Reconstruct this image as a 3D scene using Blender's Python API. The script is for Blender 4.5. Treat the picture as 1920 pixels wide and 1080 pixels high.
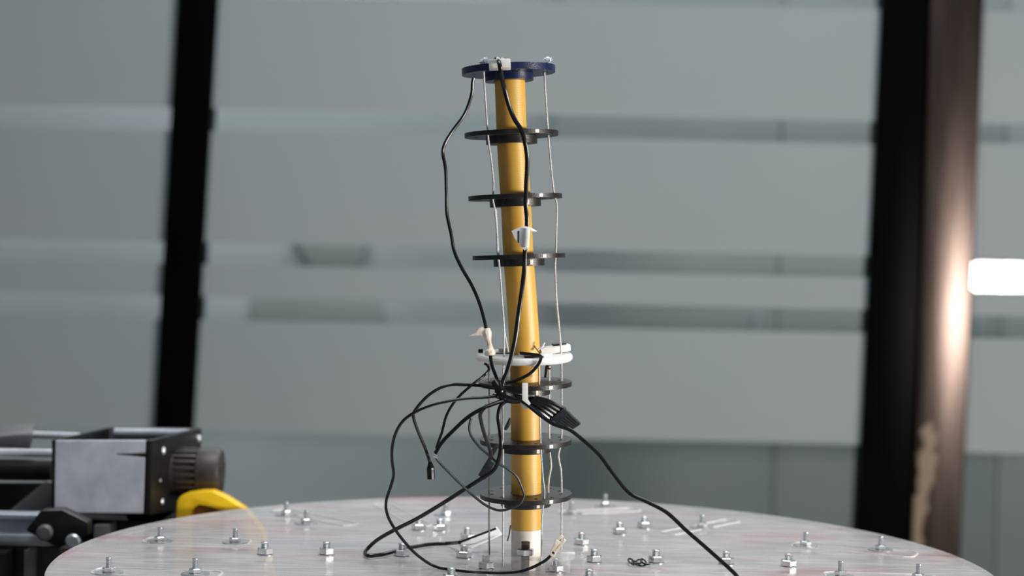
import bpy, bmesh, math, random
from mathutils import Vector, Matrix
random.seed(7)
for o in list(bpy.data.objects): bpy.data.objects.remove(o)
scene = bpy.context.scene
C = scene.collection

# ------------------------------------------------------------------ camera
FPX = 3200.0; Y0 = 480.0; ROLL = math.radians(1.16); HC = 0.235; DR = 1.28
A = math.atan((540 - Y0) / FPX)
FW = Vector((0, math.cos(A), -math.sin(A)))
R0 = Vector((1, 0, 0)); U0 = Vector((0, math.sin(A), math.cos(A)))
CR = R0 * math.cos(ROLL) + U0 * math.sin(ROLL)
CU = -R0 * math.sin(ROLL) + U0 * math.cos(ROLL)
CAM = Vector((0, 0, HC))
cam = bpy.data.cameras.new('camera'); camo = bpy.data.objects.new('camera', cam); C.objects.link(camo)
cam.sensor_width = 36; cam.lens = FPX / 1920 * 36
cam.clip_start = 0.02; cam.clip_end = 50
M3 = Matrix((CR, CU, -FW)).transposed()
camo.matrix_world = Matrix.Translation(CAM) @ M3.to_4x4()
cam.dof.use_dof = True; cam.dof.focus_distance = 1.265; cam.dof.aperture_fstop = 4.6
scene.camera = camo

# ------------------------------------------------------------------ world and lights
world = bpy.data.worlds.new('room_light'); scene.world = world; world.use_nodes = True
bg = world.node_tree.nodes['Background']
bg.inputs[0].default_value = (0.80, 0.88, 0.95, 1); bg.inputs[1].default_value = 0.16

def area(name, loc, target, sx, sy, power, col):
    l = bpy.data.lights.new(name, 'AREA'); l.shape = 'RECTANGLE'; l.size = sx; l.size_y = sy
    l.energy = power; l.color = col
    o = bpy.data.objects.new(name, l); C.objects.link(o); o.location = loc
    d = Vector(target) - Vector(loc)
    o.rotation_euler = d.to_track_quat('-Z', 'Y').to_euler()
    return o
area('low_window_daylight', (1.73, 0.55, 0.178), (0.2, 1.9, 0.160), 0.6, 0.125, 43, (1.0, 0.94, 0.87))
area('overhead_fill', (0.2, 1.25, 2.2), (0.1, 1.25, 0), 1.2, 1.2, 52, (0.93, 0.97, 1.0))  # added overhead light with no visible fixture, brightens plate and walls
area('back_room_fill', (0.3, 4.0, 2.2), (0.3, 4.0, 0), 3.4, 0.9, 56, (0.95, 0.99, 1.0))  # added unseen light, lifts what shows through the clear strips

vs = scene.view_settings
vs.view_transform = 'Standard'; vs.look = 'None'; vs.gamma = 1; vs.exposure = 0.0
vs.use_curve_mapping = False

# ------------------------------------------------------------------ pixel helpers (real depth given each time)
def ray(px, py):
    return CR * (px - 960) - CU * (py - 540) + FW * FPX
def W(px, py, Y=DR):
    d = ray(px, py); return CAM + d * (Y / d.y)
def PZ(px, py, z=0.0):
    d = ray(px, py); return CAM + d * ((z - HC) / d.z)
S = DR / FPX            # metres per pixel at the robot

# ------------------------------------------------------------------ materials
def mat(name, col, rough=0.5, metal=0.0, noise=None, ns=20, bump=0.0, bs=60, spec=0.5, coat=0.0,
        sss=0.0, trans=0.0, alpha=0.0, emit=0.0, aniso=(1, 1, 1), rn=0.0):
    m = bpy.data.materials.new(name); m.use_nodes = True
    nt = m.node_tree; N = nt.nodes; L = nt.links
    p = N['Principled BSDF']; out = N['Material Output']
    p.inputs['Base Color'].default_value = (*col, 1)
    p.inputs['Roughness'].default_value = rough; p.inputs['Metallic'].default_value = metal
    p.inputs['Specular IOR Level'].default_value = spec
    p.inputs['Coat Weight'].default_value = coat
    p.inputs['Subsurface Weight'].default_value = sss
    if sss: p.inputs['Subsurface Radius'].default_value = (0.012, 0.006, 0.002); p.inputs['Subsurface Scale'].default_value = 1.0
    p.inputs['Transmission Weight'].default_value = trans
    if emit:
        p.inputs['Emission Color'].default_value = (*col, 1); p.inputs['Emission Strength'].default_value = emit
    tc = N.new('ShaderNodeTexCoord'); mp = N.new('ShaderNodeMapping'); mp.inputs['Scale'].default_value = aniso
    L.new(tc.outputs['Object'], mp.inputs[0])
    nz = N.new('ShaderNodeTexNoise'); nz.inputs['Scale'].default_value = ns; nz.inputs['Detail'].default_value = 4
    L.new(mp.outputs[0], nz.inputs['Vector'])
    if noise:
        r = N.new('ShaderNodeValToRGB'); r.color_ramp.elements[0].position = 0.35; r.color_ramp.elements[1].position = 0.65
        r.color_ramp.elements[0].color = (*col, 1); r.color_ramp.elements[1].color = (*noise, 1)
        L.new(nz.outputs[0], r.inputs[0]); L.new(r.outputs[0], p.inputs['Base Color'])
    if rn:
        mr = N.new('ShaderNodeMapRange'); mr.inputs[3].default_value = max(0.02, rough - rn); mr.inputs[4].default_value = rough + rn
        L.new(nz.outputs[0], mr.inputs[0]); L.new(mr.outputs[0], p.inputs['Roughness'])
    if bump:
        n2 = N.new('ShaderNodeTexNoise'); n2.inputs['Scale'].default_value = bs; L.new(mp.outputs[0], n2.inputs['Vector'])
        b = N.new('ShaderNodeBump'); b.inputs['Strength'].default_value = bump; b.inputs['Distance'].default_value = 0.001
        L.new(n2.outputs[0], b.inputs['Height']); L.new(b.outputs[0], p.inputs['Normal'])
    if alpha:
        t = N.new('ShaderNodeBsdfTransparent'); mx = N.new('ShaderNodeMixShader'); mx.inputs[0].default_value = alpha
        L.new(p.outputs[0], mx.inputs[1]); L.new(t.outputs[0], mx.inputs[2]); L.new(mx.outputs[0], out.inputs[0])
    return m

M = {}
M['black'] = mat('black_cable_plastic', (0.004, 0.0045, 0.006), 0.27, noise=(0.008, 0.0085, 0.011), ns=200, spec=0.32)
M['housing'] = mat('dark_connector_plastic', (0.016, 0.019, 0.024), 0.45, noise=(0.028, 0.032, 0.038), ns=300)
M['disc'] = mat('black_printed_disc', (0.008, 0.0073, 0.0072), 0.40, noise=(0.015, 0.0132, 0.0125), ns=160, bump=0.15, bs=900, rn=0.08, spec=0.5)
M['blue'] = mat('navy_printed_plastic', (0.005, 0.010, 0.050), 0.33, noise=(0.008, 0.015, 0.068), ns=150, bump=0.15, bs=900)
M['white'] = mat('white_plastic', (0.80, 0.79, 0.76), 0.4, noise=(0.86, 0.85, 0.83), ns=120)
M['ring'] = mat('milky_white_plastic', (0.78, 0.78, 0.78), 0.35, noise=(0.85, 0.84, 0.84), ns=90, sss=0.4)
M['collar'] = mat('ivory_collar_plastic', (0.92, 0.86, 0.78), 0.4, noise=(0.94, 0.90, 0.84), ns=90, sss=0.2)
M['cream'] = mat('cream_tape', (0.88, 0.80, 0.70), 0.5, noise=(0.76, 0.66, 0.54), ns=220, bump=0.4, bs=400)
M['paper'] = mat('white_paper_label', (0.80, 0.80, 0.78), 0.6, noise=(0.72, 0.72, 0.71), ns=250)
M['ink'] = mat('black_ink', (0.02, 0.02, 0.03), 0.6, noise=(0.04, 0.04, 0.05), ns=300)
M['string'] = mat('braided_white_tendon', (0.82, 0.83, 0.84), 0.5, noise=(0.60, 0.60, 0.61), ns=900, bump=0.5, bs=1500)
M['string2'] = mat('grey_tendon', (0.20, 0.19, 0.18), 0.5, noise=(0.38, 0.37, 0.36), ns=150)
M['zinc'] = mat('zinc_plated_steel', (0.76, 0.77, 0.78), 0.28, 0.9, noise=(0.62, 0.63, 0.65), ns=180, rn=0.08)
M['oldsteel'] = mat('brown_blackened_steel', (0.10, 0.075, 0.06), 0.45, 0.7, noise=(0.17, 0.13, 0.11), ns=200)
M['glue'] = mat('clear_hot_glue', (0.80, 0.86, 0.88), 0.15, noise=(0.70, 0.76, 0.80), ns=150, alpha=0.25)
M['alu'] = mat('brushed_aluminium', (0.52, 0.55, 0.62), 0.5, 0.2, noise=(0.40, 0.43, 0.50), ns=45, bump=0.2, bs=120, rn=0.08)
M['chrome'] = mat('polished_steel_rod', (0.86, 0.88, 0.92), 0.30, 0.6, noise=(0.76, 0.78, 0.82), ns=60)
M['extr'] = mat('anodised_extrusion', (0.50, 0.53, 0.58), 0.38, 0.5, noise=(0.38, 0.41, 0.46), ns=60)
M['mblack'] = mat('black_anodised_metal', (0.005, 0.005, 0.006), 0.4, 0.0, noise=(0.011, 0.0095, 0.009), ns=60, spec=0.3)
M['mgrey'] = mat('dull_grey_metal', (0.12, 0.12, 0.13), 0.5, 0.3, noise=(0.17, 0.165, 0.17), ns=50)
M['knob'] = mat('brown_knob_plastic', (0.024, 0.018, 0.016), 0.5, noise=(0.040, 0.030, 0.027), ns=80)
M['yellow'] = mat('yellow_plastic', (0.85, 0.50, 0.008), 0.42, noise=(0.90, 0.57, 0.012), ns=30)
M['amber'] = mat('shaded_yellow_plastic', (0.30, 0.13, 0.012), 0.5, noise=(0.36, 0.17, 0.02), ns=40)  # handle yellow darkened in its colour for the shaded arch interior
M['bench'] = mat('dark_bench_top', (0.05, 0.05, 0.055), 0.6, noise=(0.08, 0.08, 0.085), ns=8)
M['floor'] = mat('grey_floor', (0.16, 0.165, 0.165), 0.5, noise=(0.20, 0.205, 0.20), ns=3)
M['backwall'] = mat('pale_back_wall', (0.56, 0.60, 0.62), 0.8, noise=(0.50, 0.54, 0.55), ns=1.6)
M['cab'] = mat('grey_green_cabinet', (0.36, 0.40, 0.405), 0.6, noise=(0.41, 0.44, 0.44), ns=2.5)
M['chair'] = mat('grey_fabric', (0.36, 0.385, 0.38), 0.8, noise=(0.40, 0.42, 0.41), ns=9)
M['post'] = mat('black_painted_post', (0.0012, 0.0011, 0.0012), 0.35, noise=(0.002, 0.0018, 0.0018), ns=4, spec=0.02)
M['frost'] = mat('frosted_film', (0.265, 0.300, 0.312), 0.65, noise=(0.300, 0.325, 0.330), ns=0.9, spec=0.3)
M['acryl'] = mat('clear_acrylic', (0.85, 0.86, 0.88), 0.08, noise=(0.80, 0.81, 0.83), ns=60, alpha=0.82)
M['rim'] = mat('polished_cut_edge', (0.88, 0.88, 0.88), 0.12, noise=(0.78, 0.76, 0.76), ns=60, alpha=0.25)

# latex tube: fine winding rings as bump
m = mat('amber_latex_tube', (0.72, 0.41, 0.035), 0.5, noise=(0.76, 0.455, 0.055), ns=25, sss=0.35, spec=1.0)
nt = m.node_tree; N = nt.nodes; L = nt.links
tc = N.new('ShaderNodeTexCoord'); wv = N.new('ShaderNodeTexWave'); wv.bands_direction = 'Z'
wv.inputs['Scale'].default_value = 170; wv.inputs['Distortion'].default_value = 1.5
b = N.new('ShaderNodeBump'); b.inputs['Strength'].default_value = 0.05; b.inputs['Distance'].default_value = 0.0005
L.new(tc.outputs['Object'], wv.inputs['Vector']); L.new(wv.outputs[0], b.inputs['Height'])
L.new(b.outputs[0], N['Principled BSDF'].inputs['Normal'])
M['latex'] = m

# big acrylic plate: scratched, pinkish film residue, part see-through
m = bpy.data.materials.new('scratched_acrylic'); m.use_nodes = True
nt = m.node_tree; N = nt.nodes; L = nt.links; p = N['Principled BSDF']
tc = N.new('ShaderNodeTexCoord')
mp = N.new('ShaderNodeMapping'); mp.inputs['Scale'].default_value = (5, 16, 5); L.new(tc.outputs['Object'], mp.inputs[0])
nz = N.new('ShaderNodeTexNoise'); nz.inputs['Scale'].default_value = 1.3; nz.inputs['Detail'].default_value = 5; L.new(mp.outputs[0], nz.inputs['Vector'])
rp = N.new('ShaderNodeValToRGB'); e = rp.color_ramp.elements
e[0].position = 0.30; e[0].color = (0.60, 0.59, 0.60, 1); e[1].position = 0.72; e[1].color = (0.62, 0.36, 0.35, 1)
k = e.new(0.50); k.color = (0.70, 0.675, 0.675, 1); k = e.new(0.60); k.color = (0.70, 0.58, 0.575, 1)
L.new(nz.outputs[0], rp.inputs[0])
mp2 = N.new('ShaderNodeMapping'); mp2.inputs['Scale'].default_value = (14, 120, 10); mp2.inputs['Rotation'].default_value = (0, 0, 0.15); L.new(tc.outputs['Object'], mp2.inputs[0])
n2 = N.new('ShaderNodeTexNoise'); n2.inputs['Scale'].default_value = 1.5; n2.inputs['Detail'].default_value = 6; L.new(mp2.outputs[0], n2.inputs['Vector'])
mr = N.new('ShaderNodeMapRange'); mr.inputs[1].default_value = 0.3; mr.inputs[2].default_value = 0.7; mr.inputs[3].default_value = 0.06; mr.inputs[4].default_value = 0.22
L.new(n2.outputs[0], mr.inputs[0]); L.new(mr.outputs[0], p.inputs['Roughness'])
p.inputs['IOR'].default_value = 1.47
m2 = N.new('ShaderNodeMapRange'); m2.inputs[1].default_value = 0.35; m2.inputs[2].default_value = 0.65; m2.inputs[3].default_value = 0.88; m2.inputs[4].default_value = 1.12
L.new(n2.outputs[0], m2.inputs[0])
hs = N.new('ShaderNodeHueSaturation'); L.new(m2.outputs[0], hs.inputs['Value']); L.new(rp.outputs[0], hs.inputs['Color'])
L.new(hs.outputs[0], p.inputs['Base Color'])
t = N.new('ShaderNodeBsdfTransparent'); mx = N.new('ShaderNodeMixShader'); 
m3 = N.new('ShaderNodeMapRange'); m3.inputs[1].default_value = 0.36; m3.inputs[2].default_value = 0.66; m3.inputs[3].default_value = 0.58; m3.inputs[4].default_value = 0.34
n3 = N.new('ShaderNodeTexNoise'); n3.inputs['Scale'].default_value = 2.2; n3.inputs['Detail'].default_value = 7; n3.inputs['Roughness'].default_value = 0.65
L.new(mp.outputs[0], n3.inputs['Vector']); L.new(n3.outputs[0], m3.inputs[0]); L.new(m3.outputs[0], mx.inputs[0])
L.new(p.outputs[0], mx.inputs[1]); L.new(t.outputs[0], mx.inputs[2]); L.new(mx.outputs[0], N['Material Output'].inputs[0])
M['plate'] = m

# thin window glass
m = bpy.data.materials.new('window_glass'); m.use_nodes = True
nt = m.node_tree; N = nt.nodes; L = nt.links; N.remove(N['Principled BSDF'])
t = N.new('ShaderNodeBsdfTransparent'); t.inputs[0].default_value = (0.93, 0.95, 0.95, 1)
g = N.new('ShaderNodeBsdfGlossy'); g.inputs['Roughness'].default_value = 0.012
fr = N.new('ShaderNodeFresnel'); fr.inputs[0].default_value = 1.45
mx = N.new('ShaderNodeMixShader'); L.new(fr.outputs[0], mx.inputs[0]); L.new(t.outputs[0], mx.inputs[1]); L.new(g.outputs[0], mx.inputs[2])
L.new(mx.outputs[0], N['Material Output'].inputs[0])
M['glass'] = m

# brown stile with flaked paint residue on its lower part
m = mat('brown_metal_stile', (0.075, 0.057, 0.051), 0.27, 1.0, noise=(0.105, 0.080, 0.072), ns=5, rn=0.04, aniso=(30, 30, 1))
nt = m.node_tree; N = nt.nodes; L = nt.links; p = N['Principled BSDF']
tc = N.new('ShaderNodeTexCoord'); sp = N.new('ShaderNodeSeparateXYZ'); L.new(tc.outputs['Object'], sp.inputs[0])
nz = N.new('ShaderNodeTexNoise'); nz.inputs['Scale'].default_value = 34; nz.inputs['Detail'].default_value = 5; L.new(tc.outputs['Object'], nz.inputs['Vector'])
def mth(op, a, b_=None, c=None):
    n = N.new('ShaderNodeMath'); n.operation = op
    for i, v in enumerate((a, b_, c)):
        if v is None: continue
        if isinstance(v, (int, float)): n.inputs[i].default_value = v
        else: L.new(v, n.inputs[i])
    return n.outputs[0]
# residue strip: object x around -0.012, z below the mark; centre drifts a little with z
xc = mth('MULTIPLY_ADD', sp.outputs['Z'], 0.107, -0.018)
dx = mth('ABSOLUTE', mth('SUBTRACT', sp.outputs['X'], xc))
a1 = mth('SUBTRACT', 0.015, dx); a1 = mth('MULTIPLY', a1, 40)
zt = mth('MULTIPLY', mth('SUBTRACT', 0.05, sp.outputs['Z']), 30); zt = mth('MINIMUM', zt, 0.35)
msk = mth('ADD', mth('ADD', a1, zt), mth('MULTIPLY', mth('SUBTRACT', nz.outputs[0], 0.5), 2.2))
msk = mth('MULTIPLY', mth('SUBTRACT', msk, 0.35), 5); cl = N.new('ShaderNodeClamp'); L.new(msk, cl.inputs[0])
mc = N.new('ShaderNodeMix'); mc.data_type = 'RGBA'
src = p.inputs['Base Color'].links[0].from_socket
L.new(cl.outputs[0], mc.inputs[0]); L.new(src, mc.inputs[6]); mc.inputs[7].default_value = (0.25, 0.185, 0.135, 1)
mcm = N.new('ShaderNodeMath'); mcm.operation = 'SUBTRACT'; mcm.inputs[0].default_value = 1.0; L.new(cl.outputs[0], mcm.inputs[1]); L.new(mcm.outputs[0], p.inputs['Metallic'])
L.new(mc.outputs[2], p.inputs['Base Color'])
M['stile'] = m

# ------------------------------------------------------------------ mesh builder
def catmull(pts, n=8):
    if len(pts) < 3: return pts
    out = []
    P = [pts[0] * 2 - pts[1]] + pts + [pts[-1] * 2 - pts[-2]]
    for i in range(1, len(P) - 2):
        a, b_, c, d = P[i - 1], P[i], P[i + 1], P[i + 2]
        for k in range(n):
            t = k / n
            out.append(0.5 * ((2 * b_) + (c - a) * t + (2 * a - 5 * b_ + 4 * c - d) * t * t + (3 * b_ - a - 3 * c + d) * t ** 3))
    out.append(pts[-1]); return out

def frame(n, hint=None):
    n = n.normalized()
    h = hint or (Vector((1, 0, 0)) if abs(n.x) < 0.8 else Vector((0, 1, 0)))
    e1 = (h - n * h.dot(n)).normalized(); return e1, n.cross(e1), n

class MB:
    def __init__(s): s.v = []; s.f = []
    def add(s, vs_, fs):
        o = len(s.v); s.v += [Vector(v) for v in vs_]; s.f += [tuple(i + o for i in f) for f in fs]
    def addbm(s, bm):
        bm.verts.index_update(); s.add([v.co.copy() for v in bm.verts], [[v.index for v in f.verts] for f in bm.faces]); bm.free()
    def tube(s, pts, r, n=10, smooth=8, flat=1.0, hint=None):
        pts = [Vector(p_) for p_ in pts]
        if smooth: pts = catmull(pts, smooth)
        rs = r if callable(r) else (lambda t: r)
        T = [(pts[min(i + 1, len(pts) - 1)] - pts[max(i - 1, 0)]).normalized() for i in range(len(pts))]
        e1, e2, _ = frame(T[0], hint); vs_ = []; fs = []
        for i, p_ in enumerate(pts):
            e1 = (e1 - T[i] * e1.dot(T[i])).normalized(); e2 = T[i].cross(e1)
            rr = rs(i / max(1, len(pts) - 1))
            for k in range(n):
                a = 2 * math.pi * k / n
                vs_.append(p_ + e1 * math.cos(a) * rr + e2 * math.sin(a) * rr * flat)
        for i in range(len(pts) - 1):
            for k in range(n):
                fs.append((i * n + k, i * n + (k + 1) % n, (i + 1) * n + (k + 1) % n, (i + 1) * n + k))
        fs.append(tuple(range(n - 1, -1, -1))); fs.append(tuple((len(pts) - 1) * n + k for k in range(n)))
        s.add(vs_, fs); return s
    def lathe(s, c, fr_, prof, n=32, phase=0.0, closed=False):
        e1, e2, nn = fr_; vs_ = []; fs = []
        for r, h in prof:
            for k in range(n):
                a = 2 * math.pi * k / n + phase
                vs_.append(c + e1 * (math.cos(a) * r) + e2 * (math.sin(a) * r) + nn * h)
        m_ = len(prof)
        for i in range(m_ - 1 + (1 if closed else 0)):
            j = (i + 1) % m_
            for k in range(n):
                fs.append((i * n + k, i * n + (k + 1) % n, j * n + (k + 1) % n, j * n + k))
        if not closed:
            fs.append(tuple(range(n - 1, -1, -1))); fs.append(tuple((m_ - 1) * n + k for k in range(n)))
        s.add(vs_, fs); return s
    def cyl(s, c, fr_, r, h0, h1, n=32, bev=None):
        b_ = bev if bev is not None else min(r, h1 - h0) * 0.12
        return s.lathe(c, fr_, [(r - b_, h0), (r, h0 + b_), (r, h1 - b_), (r - b_, h1)], n)
    def box(s, c, axes, size, bev=0.0, seg=2):
        bm = bmesh.new(); bmesh.ops.create_cube(bm, size=1)
        for v in bm.verts: v.co = Vector((v.co.x * size[0], v.co.y * size[1], v.co.z * size[2]))
        if bev: bmesh.ops.bevel(bm, geom=list(bm.edges), offset=bev, segments=seg, profile=0.6, affect='EDGES')
        for v in bm.verts: v.co = c + axes[0] * v.co.x + axes[1] * v.co.y + axes[2] * v.co.z
        s.addbm(bm); return s
    def hexa(s, p8, bev=0.0):   # p8: four corners of one face, then the matching four of the other
        bm = bmesh.new(); vv = [bm.verts.new(p_) for p_ in p8]
        for f in ((0, 1, 2, 3), (7, 6, 5, 4), (0, 4, 5, 1), (1, 5, 6, 2), (2, 6, 7, 3), (3, 7, 4, 0)): bm.faces.new([vv[i] for i in f])
        bmesh.ops.recalc_face_normals(bm, faces=list(bm.faces))
        if bev: bmesh.ops.bevel(bm, geom=list(bm.edges), offset=bev, segments=2, profile=0.6, affect='EDGES')
        s.addbm(bm); return s
    def prism(s, poly, off, holes=(), bev=0.0):     # flat polygon (list of points) pushed along off; holes: list of loops
        bm = bmesh.new(); loops = [poly] + list(holes); ed = []
        for lp in loops:
            vv = [bm.verts.new(p_) for p_ in lp]
            for i in range(len(vv)): ed.append(bm.edges.new((vv[i], vv[(i + 1) % len(vv)])))
        if holes: bmesh.ops.triangle_fill(bm, use_beauty=True, use_dissolve=False, edges=ed)
        else: bm.faces.new([v for v in bm.verts])
        g_ = bmesh.ops.extrude_face_region(bm, geom=list(bm.faces))
        for el in g_['geom']:
            if isinstance(el, bmesh.types.BMVert): el.co += off
        bmesh.ops.recalc_face_normals(bm, faces=list(bm.faces))
        if bev: bmesh.ops.bevel(bm, geom=[e_ for e_ in bm.edges if len(e_.link_faces) == 2 and e_.calc_face_angle() > 0.6], offset=bev, segments=2, profile=0.6, affect='EDGES')
        s.addbm(bm); return s
    def blob(s, c, r, jit=0.25, sub=2, axes=None, scale=(1, 1, 1)):
        bm = bmesh.new(); bmesh.ops.create_icosphere(bm, subdivisions=sub, radius=1)
        for v in bm.verts:
            q = v.co * (1 + random.uniform(-jit, jit)); q = Vector((q.x * scale[0], q.y * scale[1], q.z * scale[2])) * r
            v.co = c + (axes[0] * q.x + axes[1] * q.y + axes[2] * q.z if axes else q)
        s.addbm(bm); return s
    def build(s, name, material, parent=None, origin=None, smooth=35):
        if origin is None:
            mn = [min(v[i] for v in s.v) for i in range(3)]; mxx = [max(v[i] for v in s.v) for i in range(3)]
            origin = Vector([(a + b_) / 2 for a, b_ in zip(mn, mxx)])
        me = bpy.data.meshes.new(name); me.from_pydata([v - origin for v in s.v], [], s.f); me.update()
        bm = bmesh.new(); bm.from_mesh(me); bmesh.ops.recalc_face_normals(bm, faces=list(bm.faces)); bm.to_mesh(me); bm.free()
        me.materials.append(M[material] if isinstance(material, str) else material)
        if smooth:
            me.shade_smooth()
            try: me.set_sharp_from_angle(angle=math.radians(smooth))
            except Exception: pass
        o = bpy.data.objects.new(name, me); C.objects.link(o)
        place(o, origin, parent); return o

WORLD = {}
def place(o, loc, parent):
    WORLD[o.name] = Vector(loc)
    if parent is not None:
        o.parent = parent; o.location = Vector(loc) - WORLD[parent.name]
    else: o.location = loc
def thing(name, loc, label, cat, group=None):
    o = bpy.data.objects.new(name, None); C.objects.link(o); o.empty_display_size = 0.02
    place(o, Vector(loc), None); tag(o, label, cat, group); return o
def tag(o, label=None, cat=None, group=None, kind=None):
    if label: o['label'] = label
    if cat: o['category'] = cat
    if group: o['group'] = group
    if kind: o['kind'] = kind
    return o
XA, YA, ZA = Vector((1, 0, 0)), Vector((0, 1, 0)), Vector((0, 0, 1))
AX = (XA, YA, ZA)
RA = (CR, YA, CU)       # leaning with the picture
UPF = (XA, YA, ZA)

# ================================================================== SETTING
def bx(name, x0, x1, y0, y1, z0, z1, material, parent=None, bev=0):
    return MB().box(Vector(((x0 + x1) / 2, (y0 + y1) / 2, (z0 + z1) / 2)), AX, (x1 - x0, y1 - y0, z1 - z0), bev).build(name, material, parent)
FZ = -0.95
tag(bx('floor', -4, 4, -1.5, 4.9, FZ - 0.05, FZ, 'floor'), 'plain grey floor of the workshop', kind='structure')
tag(bx('wall_back', -4, 4, 4.8, 4.9, FZ, 2.6, 'backwall'), 'pale wall of the room behind the frosted glass', kind='structure')

YG = 3.0
def gz(py): return W(1000, py, YG).z
def gx(px, py=480): return W(px, py, YG).x
bands = [(-330, -40), (4, 215), (258, 467), (508, 568), (612, 821)]
panes = [('window_1', -520, 345, 'left glass pane with wide frosted bands, left of the thin black post'),
         ('window_2', 350, 1690, 'middle glass pane with wide frosted bands behind the robot'),
         ('window_3', 1765, 2500, 'right glass pane with frosted bands beside the brown stile')]
for nm, a, b_, lab in panes:
    x0, x1 = gx(a), gx(b_)
    w = tag(bx(nm, x0, x1, YG, YG + 0.008, FZ, gz(-330), 'glass'), lab, kind='structure')
    for t0, t1 in (bands if nm != 'window_3' else [(-330, -40), (4, 214), (252, 470), (528, 574), (617, 832)]):
        bx('frosted_film', x0 + 0.001, x1 - 0.001, YG - 0.0014, YG - 0.0002, gz(t1), gz(t0), 'frost', w)

def post(name, top, bot, yf, yb, material, label):
    """top/bot: (x0, x1, y) pixel edges of the front face at depth yf; runs on down to the floor and up past the frame."""
    def ext(i, z):
        p_, q = W(top[i], top[2], yf), W(bot[i], bot[2], yf)
        t_ = (z - q.z) / (p_.z - q.z); return q + (p_ - q) * t_
    zt_, zb = gz(-330), FZ
    pts = []
    for z in (zt_, zb):
        for i in (0, 1): pts.append(ext(i, z))
    tl, tr, bl, br = pts
    D = Vector((0, yb - yf, 0))
    o = MB().hexa([tl, tr, br, bl, tl + D, tr + D, br + D, bl + D], 0.004)
    return tag(o.build(name, material, None, origin=W((bot[0] + bot[1]) / 2, 850, yf)), label, kind='structure')
post('trim_1', (331, 408, 0), (287, 362, 800), 2.985, 3.04, 'post', 'narrow black upright post left of the robot')
post('trim_2', (1654, 1745, 0), (1607, 1712, 1000), 2.985, 3.04, 'post', 'wide black upright post right of the robot')
post('trim_3', (1746, 1846, 0), (1712, 1804, 1000), 2.975, 3.04, 'stile', 'brown metal door stile with flaked paint beside the black post')

# room behind the glass
cx0, cx1 = W(1040, 500, 4.3).x, W(2300, 500, 4.3).x
cabt = thing('storage_cabinet', ((cx0 + cx1) / 2, 4.5, FZ), 'grey-green cabinet dimly seen through the clear glass strips on the right', 'cabinet')
bx('body', cx0, cx1, 4.32, 4.7, FZ, 1.5, 'cab', cabt, 0.01)
nd = 3
for i in range(nd):
    a = cx0 + (cx1 - cx0) * i / nd + 0.0012; b_ = cx0 + (cx1 - cx0) * (i + 1) / nd - 0.0012
    d = bx('door', a, b_, 4.30, 4.318, FZ + 0.06, 1.48, 'cab', cabt, 0.004)
    bx('handle', b_ - 0.06, b_ - 0.045, 4.275, 4.299, -0.1, 0.1, 'cab', d, 0.003)
def cp(px, py): return W(px, py, 4.765)
tag(MB().prism([cp(546, 440), cp(694, 446), cp(668, 505), cp(582, 502)], YA * 0.034, bev=0.004).build('wall_box', 'chair', None),
    'dim grey tapered box on the far wall, seen through the middle clear strip', 'box', 'wall boxes behind the glass')
tag(MB().prism([cp(476, 552), cp(640, 548), cp(706, 540), cp(728, 612), cp(716, 625), cp(468, 612)], YA * 0.034, bev=0.004).build('wall_box', 'chair', None),
    'dim grey wide box on the far wall, seen through the lowest clear strip', 'box', 'wall boxes behind the glass')

# work bench
BZ = -0.16
wb = thing('workbench', (0, 1.2, FZ), 'dark workbench under the clear round plate', 'bench')
bx('bench_top', -1.0, 0.9, 0.55, 2.0, BZ - 0.03, BZ, 'bench', wb, 0.004)
for x_ in (-0.95, 0.85):
    for y_ in (0.62, 1.93): bx('leg', x_ - 0.03, x_ + 0.03, y_ - 0.03, y_ + 0.03, FZ, BZ - 0.031, 'mgrey', wb, 0.003)

# ================================================================== ROUND ACRYLIC PLATE
PC = Vector((0.0147, 1.304, 0)); PR = 0.356; PT = 0.005
plate = thing('acrylic_plate', PC + Vector((0, 0, BZ)), 'large round clear acrylic plate studded with zinc bolts', 'plate')
MB().lathe(PC, UPF, [(PR - 0.0006, -PT), (PR, -PT + 0.0006), (PR, -0.0006), (PR - 0.0006, 0)], 192).build('plate_disc', 'plate', plate)
for a in (45, 135, 225, 315):
    q = PC + Vector((math.cos(math.radians(a)), math.sin(math.radians(a)), 0)) * 0.13
    MB().cyl(q, UPF, 0.012, BZ, -PT, 16).build('leg', 'extr', plate)

def slot(a, b_, w):
    """outline of a cut slot: a low rounded rim"""
    a = PZ(*a); b_ = PZ(*b_); d = (b_ - a).normalized(); n_ = Vector((-d.y, d.x, 0)); h = w / 2; pts = []
    k = 0.25 * w
    for (c, sx, sy) in ((a, -1, -1), (b_, 1, -1), (b_, 1, 1), (a, -1, 1)):
        corner = c + d * sx * h * 0.4 + n_ * sy * h
        p1 = corner - d * sx * k; p2 = corner - n_ * sy * k
        pts += ([p2, corner - d * sx * k * .3 - n_ * sy * k * .3, p1] if sx * sy > 0 else [p1, corner - d * sx * k * .3 - n_ * sy * k * .3, p2])
    inner = [a + (p_ - a) for p_ in pts]
    ctr = (a + b_) / 2
    hole = []
    for p_ in pts:
        v = p_ - ctr; lx = v.dot(d); ly = v.dot(n_)
        hole.append(ctr + d * (lx - math.copysign(0.0011, lx)) + n_ * (ly - math.copysign(0.0011, ly)))
    z = Vector((0, 0, 0.0001))
    MB().prism([p_ + z for p_ in pts], ZA * 0.0007, [[p_ + z for p_ in hole]]).build('slot_rim', 'rim', plate, smooth=0)
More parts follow.
